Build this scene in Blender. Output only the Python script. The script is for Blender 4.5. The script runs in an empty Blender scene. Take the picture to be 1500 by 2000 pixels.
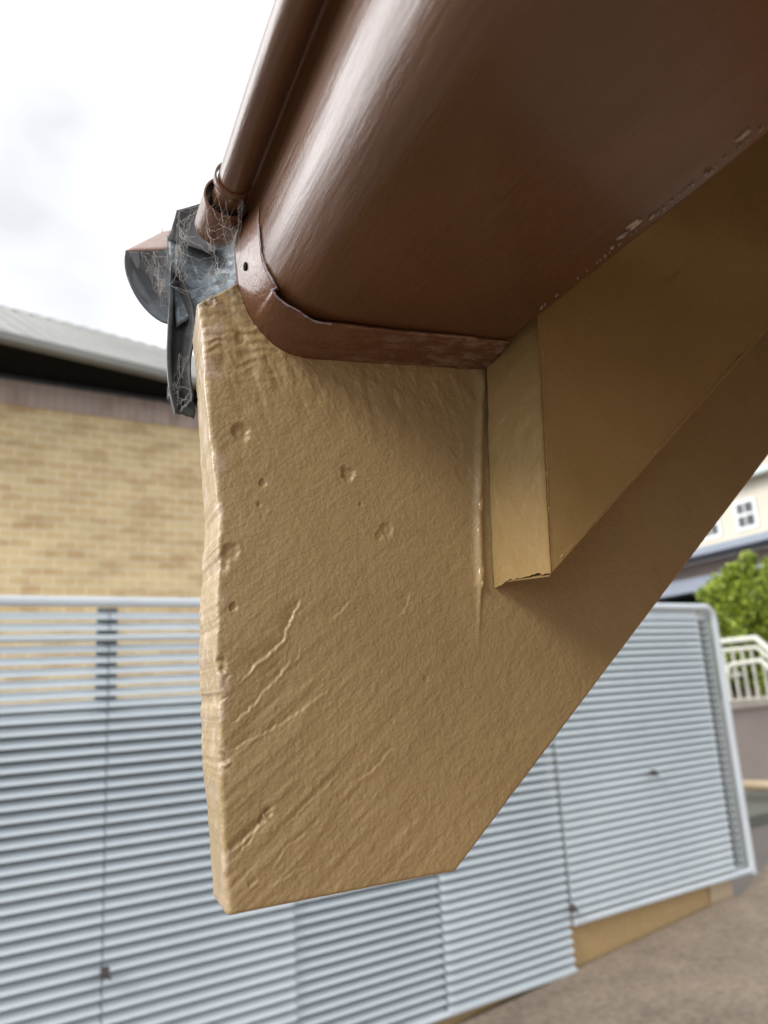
import bpy, math, random
import numpy as np
from mathutils import Vector, Matrix
random.seed(5); rng = np.random.RandomState(7)
sc = bpy.context.scene
COL = sc.collection
H = 1.65                                   # height of the camera over the ground by the fence

# ---------------------------------------------------------------- camera
# axes of the place: X runs up the rafter in plan, Y runs along the gutter, Z is up
CAM = np.array([[0.91599953, -0.0373413, -0.39943772],
                [-0.39683093, -0.23053396, -0.8884702],
                [-0.05890733, 0.97234753, -0.22598719]])
cd = bpy.data.cameras.new('camera'); cam = bpy.data.objects.new('camera', cd); COL.objects.link(cam)
cam.matrix_world = Matrix([list(CAM[0]) + [0], list(CAM[1]) + [0], list(CAM[2]) + [H], [0, 0, 0, 1]])
cd.sensor_fit = 'AUTO'; cd.sensor_width = 36; cd.lens = 27.0
cd.clip_start = 0.01; cd.clip_end = 2000
cd.dof.use_dof = True; cd.dof.focus_distance = 0.385; cd.dof.aperture_fstop = 9.5
sc.camera = cam

# ---------------------------------------------------------------- light
SUN = Vector((-0.74, -0.30, 0.60)).normalized()
world = bpy.data.worlds.new('World'); sc.world = world; world.use_nodes = True
nt = world.node_tree; nt.nodes.clear()
wo = nt.nodes.new('ShaderNodeOutputWorld'); bg = nt.nodes.new('ShaderNodeBackground')
sky = nt.nodes.new('ShaderNodeTexSky'); sky.sky_type = 'NISHITA'; sky.sun_disc = False
sky.sun_elevation = math.asin(SUN.z); sky.sun_rotation = math.atan2(SUN.x, SUN.y)
tcw = nt.nodes.new('ShaderNodeTexCoord')
mpw = nt.nodes.new('ShaderNodeMapping'); mpw.inputs['Scale'].default_value = (1, 1, 1.6); mpw.inputs['Location'].default_value = (3.2, 0.5, 1.5)
nz = nt.nodes.new('ShaderNodeTexNoise'); nz.inputs['Scale'].default_value = 2.1; nz.inputs['Detail'].default_value = 4; nz.inputs['Roughness'].default_value = .45
rp = nt.nodes.new('ShaderNodeValToRGB')
rp.color_ramp.elements[0].position = .32; rp.color_ramp.elements[0].color = (5.6, 5.75, 6.0, 1)
rp.color_ramp.elements[1].position = .53; rp.color_ramp.elements[1].color = (9.8, 9.9, 10.0, 1)
mx = nt.nodes.new('ShaderNodeMix'); mx.data_type = 'RGBA'; mx.inputs[0].default_value = .93
nt.links.new(tcw.outputs['Generated'], mpw.inputs[0]); nt.links.new(mpw.outputs[0], nz.inputs['Vector'])
nt.links.new(nz.outputs['Fac'], rp.inputs[0])
nt.links.new(sky.outputs[0], mx.inputs[6]); nt.links.new(rp.outputs[0], mx.inputs[7])
# bright sky patch added low left, out of the picture, for the gutter's highlight
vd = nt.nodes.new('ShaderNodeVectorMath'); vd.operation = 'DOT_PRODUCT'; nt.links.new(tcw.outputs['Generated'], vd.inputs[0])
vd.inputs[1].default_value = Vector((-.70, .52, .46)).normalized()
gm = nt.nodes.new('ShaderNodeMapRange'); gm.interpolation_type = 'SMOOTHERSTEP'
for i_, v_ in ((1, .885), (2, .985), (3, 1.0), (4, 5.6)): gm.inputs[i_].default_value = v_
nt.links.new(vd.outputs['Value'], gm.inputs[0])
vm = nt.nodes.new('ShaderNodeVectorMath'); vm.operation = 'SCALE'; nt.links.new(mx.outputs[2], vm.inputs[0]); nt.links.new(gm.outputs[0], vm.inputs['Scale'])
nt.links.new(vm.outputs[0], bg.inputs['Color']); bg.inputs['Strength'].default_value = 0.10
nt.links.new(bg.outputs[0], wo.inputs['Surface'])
sd = bpy.data.lights.new('sun', 'SUN'); sd.energy = 1.5; sd.angle = math.radians(22); sd.color = (1, .96, .9)
so = bpy.data.objects.new('sun', sd); COL.objects.link(so)
so.rotation_euler = (-SUN).to_track_quat('-Z', 'Y').to_euler(); so.location = (-3, -3, 6)
vs = sc.view_settings; vs.view_transform = 'Standard'; vs.look = 'None'; vs.gamma = 1; vs.exposure = 0.62
sc.cycles.use_denoising = True
sc.cycles.max_bounces = 10; sc.cycles.diffuse_bounces = 6

# ---------------------------------------------------------------- frames of reference
def unit(v): return v / np.linalg.norm(v)
def ray(x, y): return CAM @ np.array([x - 750, -(y - 1000), -1500.])
def atY(x, y, Y):
    d = ray(x, y); P = d * Y / d[1]; return np.array([P[0], Y, P[2] + H])
def on_seg(a, b, t): return a + (b - a) * t
WALL = math.radians(8.882)                  # direction of the louvred fence in plan
cw, sw = math.cos(WALL), math.sin(WALL)

# ---------------------------------------------------------------- mesh building
def fix(v): return v
class MB:
    def __init__(s): s.v = []; s.f = []; s.sm = []
    def add(s, vs, fs, smooth=False):
        k = len(s.v); s.v += [tuple(float(c) for c in p) for p in vs]
        s.f += [tuple(i + k for i in f) for f in fs]; s.sm += [smooth] * len(fs); return s
    def box(s, x0, x1, y0, y1, z0, z1):
        v = [(x, y, z) for x in (x0, x1) for y in (y0, y1) for z in (z0, z1)]
        return s.add(v, [(0, 1, 3, 2), (4, 6, 7, 5), (0, 4, 5, 1), (2, 3, 7, 6), (0, 2, 6, 4), (1, 5, 7, 3)])
    def tube(s, pts, r, n=8, smooth=True, cap=True):
        pts = [np.array(p, float) for p in pts]; m = len(pts)
        rr = r if hasattr(r, '__len__') else [r] * m
        vs = []; up = None
        for i, p in enumerate(pts):
            t = pts[min(i + 1, m - 1)] - pts[max(i - 1, 0)]; t = unit(t + 1e-12)
            if up is None:
                up = np.array([0, 0, 1.]) if abs(t[2]) < .9 else np.array([1., 0, 0])
            a = unit(np.cross(t, up)); b = np.cross(a, t); up = b
            for k in range(n):
                q = 2 * math.pi * k / n
                vs.append(p + rr[i] * (math.cos(q) * a + math.sin(q) * b))
        fs = [(i * n + k, i * n + (k + 1) % n, (i + 1) * n + (k + 1) % n, (i + 1) * n + k) for i in range(m - 1) for k in range(n)]
        s.add(vs, fs, smooth)
        if cap:
            s.add(vs[:n], [tuple(range(n))[::-1]]); s.add(vs[-n:], [tuple(range(n))])
        return s
    def prism(s, poly, a, b, ax='y', smooth=False):
        """closed polygon (two coordinates) extruded between a and b along the axis"""
        def P(u, w, t): return {'y': (u, t, w), 'x': (t, u, w), 'z': (u, w, t)}[ax]
        n = len(poly); vs = [P(u, w, a) for u, w in poly] + [P(u, w, b) for u, w in poly]
        s.add(vs, [(i, (i + 1) % n, n + (i + 1) % n, n + i) for i in range(n)], smooth)
        s.add(vs[:n], [tuple(range(n))[::-1]]); s.add(vs[n:], [tuple(range(n))]); return s
    def sheet(s, rows, th, smooth=True):
        """rows of points (a grid) given thickness th along the grid normal"""
        R = np.array(rows, float); m, n = R.shape[:2]
        du = np.gradient(R, axis=0); dv = np.gradient(R, axis=1)
        N = np.cross(du, dv); N /= (np.linalg.norm(N, axis=2, keepdims=True) + 1e-12)
        A = R.reshape(-1, 3); B = (R + N * th).reshape(-1, 3); k = m * n
        fs = []
        for i in range(m - 1):
            for j in range(n - 1):
                a, b, c, d = i * n + j, i * n + j + 1, (i + 1) * n + j + 1, (i + 1) * n + j
                fs += [(a, b, c, d), (k + d, k + c, k + b, k + a)]
        s.add(list(A) + list(B), fs, smooth)
        k0 = len(s.v) - 2 * k
        bd = [j for j in range(n)] + [i * n + n - 1 for i in range(1, m)] + [(m - 1) * n + j for j in range(n - 2, -1, -1)] + [i * n for i in range(m - 2, 0, -1)]
        for a, b in zip(bd, bd[1:] + bd[:1]):
            s.f.append((k0 + b, k0 + a, k0 + k + a, k0 + k + b)); s.sm.append(False)
        return s
    def build(s, name, mat, parent=None, loc=(0, 0, 0), rz=0, recalc=True):
        me = bpy.data.meshes.new(name)
        me.from_pydata([(x - 0, y, z) for x, y, z in s.v], [], s.f)
        me.polygons.foreach_set('use_smooth', s.sm)
        me.materials.append(mat)
        if recalc:
            import bmesh
            b = bmesh.new(); b.from_mesh(me); bmesh.ops.recalc_face_normals(b, faces=b.faces); b.to_mesh(me); b.free()
        me.update()
        o = bpy.data.objects.new(name, me); COL.objects.link(o)
        if parent is not None:
            o.parent = parent
            if rz is None: pass
        o.location = loc
        if parent is None and rz: o.rotation_euler = (0, 0, rz)
        return o
def tag(o, label=None, cat=None, group=None, kind=None):
    for k, v in (('label', label), ('category', cat), ('group', group), ('kind', kind)):
        if v: o[k] = v
    return o
def empty(name, loc, rz=0):
    o = bpy.data.objects.new(name, None); COL.objects.link(o); o.location = loc; o.rotation_euler = (0, 0, rz)
    o.empty_display_size = .1; return o
class Frame:
    """a thing whose parts are written in world or fence coordinates and stored relative to its base"""
    def __init__(s, name, base, rz=0):
        s.base = np.array(base, float); s.rz = rz
        c, n = math.cos(rz), math.sin(rz)
        bx, by, bz = s.base
        s.root = empty(name, (bx * c - by * n, bx * n + by * c, bz), rz)
    def part(s, mb, name, mat, parent=None, **k):
        mb.v = [(x - s.base[0], y - s.base[1], z - s.base[2]) for x, y, z in mb.v]
        return mb.build(name, mat, parent or s.root, **k)

# ---------------------------------------------------------------- materials
def mat(name, color=(.5, .5, .5), rough=.5, metal=0.0, spec=.5):
    m = bpy.data.materials.new(name); m.use_nodes = True
    b = m.node_tree.nodes['Principled BSDF']
    b.inputs['Base Color'].default_value = (*color, 1); b.inputs['Roughness'].default_value = rough
    b.inputs['Metallic'].default_value = metal; b.inputs['Specular IOR Level'].default_value = spec
    return m
def N(m, t, **k):
    n = m.node_tree.nodes.new(t)
    for a, v in k.items():
        if a in n.inputs: n.inputs[a].default_value = v
        else: setattr(n, a, v)
    return n
def L(m, a, b): m.node_tree.links.new(a, b)
def P(m): return m.node_tree.nodes['Principled BSDF']
def coords(m, scale=(1, 1, 1), rot=(0, 0, 0), out='Object'):
    tc = N(m, 'ShaderNodeTexCoord'); mp = N(m, 'ShaderNodeMapping'); mp.inputs['Scale'].default_value = scale
    mp.inputs['Rotation'].default_value = rot
    L(m, tc.outputs[out], mp.inputs[0]); return mp.outputs[0]
def noise(m, vec, scale, detail=3, rough=.5, dist=0.0):
    n = N(m, 'ShaderNodeTexNoise'); n.inputs['Scale'].default_value = scale; n.inputs['Detail'].default_value = detail
    n.inputs['Roughness'].default_value = rough; n.inputs['Distortion'].default_value = dist
    if vec is not None: L(m, vec, n.inputs['Vector'])
    return n.outputs['Fac']
def ramp(m, fac, *st):
    r = N(m, 'ShaderNodeValToRGB'); e = r.color_ramp.elements
    while len(e) < len(st): e.new(.5)
    for i, (p, c) in enumerate(st):
        e[i].position = p; e[i].color = (*c, 1) if len(c) == 3 else c
    L(m, fac, r.inputs[0]); return r.outputs[0]
def mixc(m, fac, a, b, mode='MIX'):
    x = N(m, 'ShaderNodeMix'); x.data_type = 'RGBA'; x.blend_type = mode
    for i, v in ((0, fac), (6, a), (7, b)):
        if isinstance(v, (int, float)): x.inputs[i].default_value = v
        elif isinstance(v, tuple): x.inputs[i].default_value = (*v, 1)
        else: L(m, v, x.inputs[i])
    return x.outputs[2]
def bumps(m, *layers):
    prev = None
    for h, dist, st in layers:
        b = N(m, 'ShaderNodeBump'); b.inputs['Strength'].default_value = st; b.inputs['Distance'].default_value = dist
        L(m, h, b.inputs['Height'])
        if prev is not None: L(m, prev, b.inputs['Normal'])
        prev = b.outputs[0]
    L(m, prev, P(m).inputs['Normal'])
g3 = lambda v: (v, v, v)

def tan_paint(name, col, fine=1.0, grain=1.0, rough=.35):
    m = mat(name, col, rough, spec=.5)
    v = coords(m, (1, 1, 1), (0, math.radians(38), 0))
    v2 = coords(m, (1, 1, 1))
    tone = noise(m, v2, 14, 3)
    c = ramp(m, tone, (.3, tuple(x * .93 for x in col)), (.7, tuple(min(1, x * 1.06) for x in col)))
    speck = noise(m, v2, 260, 2, .6)
    sp = ramp(m, speck, (.27, g3(1.0)), (.31, g3(0.0)))
    c = mixc(m, mixc(m, .35, g3(0), sp), c, tuple(x * .55 for x in col))
    L(m, c, P(m).inputs['Base Color'])
    str_ = N(m, 'ShaderNodeMapping'); str_.inputs['Scale'].default_value = (.16, .6, 1)
    L(m, v, str_.inputs[0])
    orange = noise(m, v2, 560, 2, .55, .3)
    mid = noise(m, v2, 150, 3, .5)
    gr = noise(m, str_.outputs[0], 210, 5, .6, .3)
    bumps(m, (gr, .00032 * grain, 1.0), (mid, .00034 * fine, 1.0), (orange, .00037 * fine, 1.0))
    rr = ramp(m, noise(m, v2, 60, 4), (.3, g3(rough - .06)), (.7, g3(rough + .1)))
    L(m, rr, P(m).inputs['Roughness'])
    return m
TAN = (.350, .249, .120)
M_tan = tan_paint('tan_paint_on_rough_timber', TAN)
def weather(m):
    old = P(m).inputs['Base Color'].links[0].from_socket
    v = coords(m); sp_ = N(m, 'ShaderNodeSeparateXYZ'); L(m, v, sp_.inputs[0])
    def rng_(sock, a, b):
        mr = N(m, 'ShaderNodeMapRange'); mr.inputs[1].default_value = a; mr.inputs[2].default_value = b; L(m, sock, mr.inputs[0]); return mr.outputs[0]
    def mul(a, b):
        u = N(m, 'ShaderNodeMath', operation='MULTIPLY'); u.use_clamp = True
        for i, q in enumerate((a, b)):
            if isinstance(q, float): u.inputs[i].default_value = q
            else: L(m, q, u.inputs[i])
        return u.outputs[0]
    # paint rubbed thin along the front arris, its pinkish highlights painted in
    worn_glint = mul(rng_(sp_.outputs[0], .0055, .0015), ramp(m, noise(m, v, 75, 5, .7), (.50, g3(0)), (.60, g3(1))))
    c = mixc(m, mul(worn_glint, .75), old, (.48, .36, .27))
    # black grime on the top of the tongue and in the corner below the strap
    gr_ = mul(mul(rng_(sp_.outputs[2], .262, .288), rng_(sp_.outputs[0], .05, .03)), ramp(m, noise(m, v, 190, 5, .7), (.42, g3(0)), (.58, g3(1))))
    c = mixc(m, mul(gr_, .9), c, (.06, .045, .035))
    sm_ = ramp(m, noise(m, v, 34, 6, .72), (.56, g3(0)), (.70, g3(1)))
    c = mixc(m, mul(sm_, .22), c, (.25, .17, .085))
    L(m, c, P(m).inputs['Base Color'])
weather(M_tan)
M_tan2 = tan_paint('tan_paint_on_smooth_board', (.378, .252, .102), .5, .3, .34)

def brown_paint(name, col, stretch, rough=.3, sc_=1.0):
    m = mat(name, col, rough, spec=.4)
    v = coords(m)
    st = N(m, 'ShaderNodeMapping'); st.inputs['Scale'].default_value = stretch; L(m, v, st.inputs[0])
    tone = noise(m, v, 9, 4, .6)
    c = ramp(m, tone, (.32, tuple(x * .8 for x in col)), (.68, tuple(x * 1.2 for x in col)))
    dust = ramp(m, noise(m, v, 700, 2, .7), (.70, g3(0)), (.76, g3(1)))
    c = mixc(m, mixc(m, .3, g3(0), dust), c, (.30, .22, .17))
    L(m, c, P(m).inputs['Base Color'])
    mark = ramp(m, noise(m, st.outputs[0], 55, 6, .7), (.60, g3(0)), (.74, g3(1)))
    c = mixc(m, mixc(m, .22, g3(0), mark), c, (.21, .13, .09)); L(m, c, P(m).inputs['Base Color'])
    brush = noise(m, st.outputs[0], 330 * sc_, 4, .6)
    peel = noise(m, v, 330, 2, .5)
    low = noise(m, v, 22, 2, .5)
    bumps(m, (low, .0008, .8), (brush, .0005, .9), (peel, .00009, 1.0))
    rr = ramp(m, noise(m, st.outputs[0], 90, 4), (.3, g3(rough - .05)), (.7, g3(rough + .12)))
    L(m, rr, P(m).inputs['Roughness']); P(m).inputs['Coat Weight'].default_value = .3; P(m).inputs['Coat Roughness'].default_value = .15; return m
BROWN = (.105, .045, .0195)
M_brown = brown_paint('glossy_brown_gutter_paint', BROWN, (1, .09, 1), .30)
M_brown2 = brown_paint('brown_strap_paint', (.135, .056, .028), (1, 1, 1), .36)
def dusty(m):
    old = P(m).inputs['Base Color'].links[0].from_socket
    v = coords(m); sp_ = N(m, 'ShaderNodeSeparateXYZ'); L(m, v, sp_.inputs[0])
    mr = N(m, 'ShaderNodeMapRange'); mr.inputs[1].default_value = -.055; mr.inputs[2].default_value = .06; L(m, sp_.outputs[0], mr.inputs[0])
    st = N(m, 'ShaderNodeMapping'); st.inputs['Scale'].default_value = (.35, 1, 1); L(m, v, st.inputs[0])
    n1 = noise(m, st.outputs[0], 210, 6, .72)
    a = ramp(m, n1, (.46, g3(0)), (.62, g3(1)))
    mu = N(m, 'ShaderNodeMath', operation='MULTIPLY'); L(m, a, mu.inputs[0]); L(m, mr.outputs[0], mu.inputs[1])
    mu2 = N(m, 'ShaderNodeMath', operation='MULTIPLY'); L(m, mu.outputs[0], mu2.inputs[0]); mu2.inputs[1].default_value = .85
    L(m, mixc(m, mu2.outputs[0], old, (.30, .24, .19)), P(m).inputs['Base Color'])
dusty(M_brown2)

def galv(name, col, metal, rough, spangle=300.):
    m = mat(name, col, rough, metal)
    v = coords(m); w = N(m, 'ShaderNodeTexVoronoi'); w.inputs['Scale'].default_value = spangle; L(m, v, w.inputs['Vector'])
    sep = N(m, 'ShaderNodeSeparateColor'); L(m, w.outputs['Color'], sep.inputs[0])
    c = ramp(m, sep.outputs[0], (.0, tuple(x * .62 for x in col)), (.5, col), (1., tuple(min(1, x * 1.35) for x in col)))
    dirt = ramp(m, noise(m, v, 60, 5, .65), (.42, g3(0)), (.62, g3(1)))
    c = mixc(m, mixc(m, .6, g3(0), dirt), c, tuple(x * .35 for x in col))
    L(m, c, P(m).inputs['Base Color'])
    rr = ramp(m, sep.outputs[1], (0, g3(rough - .1)), (1, g3(rough + .2))); L(m, rr, P(m).inputs['Roughness'])
    bumps(m, (noise(m, v, 120, 3), .0009, .7)); return m
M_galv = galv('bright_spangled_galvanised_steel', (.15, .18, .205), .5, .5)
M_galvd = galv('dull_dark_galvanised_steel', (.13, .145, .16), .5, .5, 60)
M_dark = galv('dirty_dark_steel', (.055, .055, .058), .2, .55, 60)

M_web = mat('grey_spider_silk', (.62, .58, .55), .6); P(M_web).inputs['Alpha'].default_value = .55
# louvres
M_louv = mat('pale_blue_grey_powder_coat', (.50, .56, .63), .42)
v = coords(M_louv); t = noise(M_louv, v, 1.3, 4, .6)
L(M_louv, ramp(M_louv, t, (.3, (.47, .53, .575)), (.7, (.55, .61, .65))), P(M_louv).inputs['Base Color'])
M_frame = mat('pale_frame_powder_coat', (.62, .67, .74), .4)
v = coords(M_frame); L(M_frame, ramp(M_frame, noise(M_frame, v, 2.5, 4), (.3, (.52, .57, .62)), (.7, (.60, .65, .70))), P(M_frame).inputs['Base Color'])
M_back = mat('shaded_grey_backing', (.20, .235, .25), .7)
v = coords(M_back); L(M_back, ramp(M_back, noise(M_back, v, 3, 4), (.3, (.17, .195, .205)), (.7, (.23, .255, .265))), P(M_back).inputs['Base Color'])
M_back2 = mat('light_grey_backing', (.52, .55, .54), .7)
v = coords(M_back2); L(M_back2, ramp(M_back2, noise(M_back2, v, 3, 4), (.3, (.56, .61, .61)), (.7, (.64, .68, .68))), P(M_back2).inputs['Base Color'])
M_steel = mat('worn_dark_latch_steel', (.10, .09, .09), .5, .4)
v = coords(M_steel); L(M_steel, ramp(M_steel, noise(M_steel, v, 40, 3), (.3, (.07, .065, .07)), (.7, (.14, .12, .11))), P(M_steel).inputs['Base Color'])
# bricks
def bricks(name, c1, c2, mortar, bw, rh, soldier=False):
    m = mat(name, c1, .85)
    tc = N(m, 'ShaderNodeTexCoord'); sp = N(m, 'ShaderNodeSeparateXYZ'); L(m, tc.outputs['Object'], sp.inputs[0])
    cb = N(m, 'ShaderNodeCombineXYZ'); L(m, sp.outputs[0], cb.inputs[0]); L(m, sp.outputs[2], cb.inputs[1])
    b = N(m, 'ShaderNodeTexBrick'); L(m, cb.outputs[0], b.inputs['Vector'])
    b.inputs['Scale'].default_value = 1; b.inputs['Brick Width'].default_value = bw; b.inputs['Row Height'].default_value = rh
    b.inputs['Mortar Size'].default_value = .009; b.inputs['Mortar Smooth'].default_value = .15; b.inputs['Bias'].default_value = -.1
    if soldier: b.offset = 0
    b.inputs['Color1'].default_value = (*c1, 1); b.inputs['Color2'].default_value = (*c2, 1); b.inputs['Mortar'].default_value = (*mortar, 1)
    sc1 = N(m, 'ShaderNodeMapping'); sc1.inputs['Scale'].default_value = (1 / bw * .5, 1 / rh * .5, 1); L(m, cb.outputs[0], sc1.inputs[0])
    n1 = noise(m, sc1.outputs[0], 1.0, 2)
    c = mixc(m, .75, b.outputs['Color'], ramp(m, n1, (.33, (.74, .66, .58)), (.5, (1, 1, 1)), (.68, (1.12, 1.12, 1.1))), 'MULTIPLY')
    L(m, c, P(m).inputs['Base Color'])
    inv = N(m, 'ShaderNodeMath', operation='SUBTRACT'); inv.inputs[0].default_value = 1; L(m, b.outputs['Fac'], inv.inputs[1])
    bumps(m, (inv.outputs[0], .006, .8), (noise(m, cb.outputs[0], 60, 3), .002, .5)); return m
M_brick = bricks('blond_face_brick', (.74, .57, .32), (.66, .47, .25), (.80, .68, .46), .19, .085)
M_sold = bricks('pinkish_soldier_course', (.56, .44, .38), (.50, .41, .37), (.46, .37, .32), .085, .26, True)
# rendered plinth, concrete, asphalt ...
def mottled(name, a, b, s1=3, s2=40, rough=.85, bump=.003):
    m = mat(name, a, rough); v = coords(m)
    n1 = noise(m, v, s1, 5, .6); n2 = noise(m, v, s2, 4, .65)
    c = mixc(m, .5, ramp(m, n1, (.3, a), (.7, b)), ramp(m, n2, (.35, a), (.65, b)))
    L(m, c, P(m).inputs['Base Color']); bumps(m, (n2, bump, .7)); return m
M_plinth = mottled('tan_painted_plinth', (.40, .27, .12), (.47, .33, .17), 2.5, 20)
M_conc = mottled('exposed_aggregate_concrete', (.13, .10, .078), (.33, .26, .195), 2.5, 26, .8, .008)
M_asph = mottled('dark_asphalt', (.10, .09, .085), (.15, .135, .125), 1.5, 60, .85, .004)
M_gap = mottled('recess_shade_black', (.006, .006, .006), (.014, .013, .012), 2, 20)  # near-black: shade of recesses and openings put into the colour
P(M_gap).inputs['Specular IOR Level'].default_value = .05
M_roof = mat('pale_grey_green_roof_sheet', (.45, .45, .41), .5)
v = coords(M_roof); L(M_roof, ramp(M_roof, noise(M_roof, v, 1.2, 5), (.3, (.17, .175, .16)), (.7, (.24, .24, .22))), P(M_roof).inputs['Base Color'])
M_ret = mottled('pinkish_grey_retaining_wall', (.30, .245, .22), (.37, .31, .28), 1.2, 14)
M_cap = mottled('pale_stone_cap', (.40, .355, .31), (.48, .43, .37), 2, 20)
M_rail = mottled('cream_painted_railing', (.46, .46, .40), (.54, .54, .47), 2, 20, .45, .001)
M_pipe = mottled('tan_pipe', (.42, .33, .22), (.5, .4, .27), 2, 20, .5, .001)
M_cream = mottled('cream_weatherboard', (.49, .45, .37), (.55, .51, .42), 1.0, 8, .6)
M_white = mottled('white_window_paint', (.60, .62, .61), (.66, .68, .67), 1, 10, .5)
M_blue = mottled('blue_grey_fascia', (.19, .22, .28), (.24, .27, .33), 1, 6, .5)
M_tile = mottled('pinkish_roof_tile', (.42, .29, .24), (.5, .36, .30), .8, 7, .7)
M_rend = mottled('mauve_brown_wall', (.27, .21, .19), (.33, .27, .24), .8, 6, .8)
M_green = mottled('pale_green_gutter', (.42, .50, .46), (.5, .57, .53), 1, 8, .5)
M_glass = mat('dark_window_glass', (.06, .065, .07), .12, spec=.2)
v = coords(M_glass); L(M_glass, ramp(M_glass, noise(M_glass, v, 2, 3), (.3, (.02, .023, .026)), (.7, (.06, .065, .07))), P(M_glass).inputs['Base Color'])
M_bark = mottled('bark', (.10, .07, .05), (.16, .12, .09), 6, 40)
def leafmat(name, a, b):
    m = mat(name, a, .5); oi = N(m, 'ShaderNodeNewGeometry')
    c = ramp(m, oi.outputs['Random Per Island'], (0, a), (1, b)); L(m, c, P(m).inputs['Base Color'])
    P(m).inputs['Transmission Weight'].default_value = 0.0
    return m
M_leaf = leafmat('bush_leaves', (.06, .11, .010), (.37, .45, .04))
M_ground = M_asph

# ---------------------------------------------------------------- numpy noise for the carved timber
def vnoise(x, y, seed=0, octaves=4, gain=.5):
    r = np.random.RandomState(seed); T = r.rand(256, 256); out = np.zeros_like(x); amp = 1.; tot = 0.
    fx, fy = x.copy(), y.copy()
    for o in range(octaves):
        ix = np.floor(fx).astype(int); iy = np.floor(fy).astype(int); tx = fx - ix; ty = fy - iy
        tx = tx * tx * (3 - 2 * tx); ty = ty * ty * (3 - 2 * ty)
        g = lambda i, j: T[i % 256, j % 256]
        out += amp * ((g(ix, iy) * (1 - tx) + g(ix + 1, iy) * tx) * (1 - ty) + (g(ix, iy + 1) * (1 - tx) + g(ix + 1, iy + 1) * tx) * ty)
        tot += amp; amp *= gain; fx = fx * 2.03 + 17.3; fy = fy * 2.03 + 9.1
    return out / tot - .5
def seg_field(X, Z, pts):
    """distance to a polyline and the side on which a point lies (positive to the lower right)"""
    best = np.full(X.shape, 1e9); side = np.zeros(X.shape); tt = np.zeros(X.shape); n = len(pts) - 1
    for i in range(n):
        (ax, az), (bx, bz) = pts[i], pts[i + 1]
        dx, dz = bx - ax, bz - az; l2 = dx * dx + dz * dz + 1e-15
        t = np.clip(((X - ax) * dx + (Z - az) * dz) / l2, 0, 1)
        px, pz = X - ax - t * dx, Z - az - t * dz; d = np.hypot(px, pz)
        cr = (dx * pz - dz * px)
        m = d < best; best[m] = d[m]; side[m] = np.sign(cr[m]); tt[m] = ((i + t) / n)[m]
    return best, side, tt
def roughen(pts, seed):
    r = np.random.RandomState(seed); out = [pts[0]]
    for a, b in zip(pts[:-1], pts[1:]):
        a, b = np.array(a), np.array(b); l = np.hypot(*(b - a)); k = max(1, int(l / .0016)); nrm_ = np.array([-(b - a)[1], (b - a)[0]]) / (l + 1e-9)
        for i in range(1, k + 1):
            q = a + (b - a) * i / k
            if i < k: q = q + nrm_ * (r.rand() - .5) * .0011
            out.append(tuple(q))
    return out
FY = .340                                   # front face of the rafter
def fp(x, y): p = atY(x, y, FY); return (p[0], p[2] - H)

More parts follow.
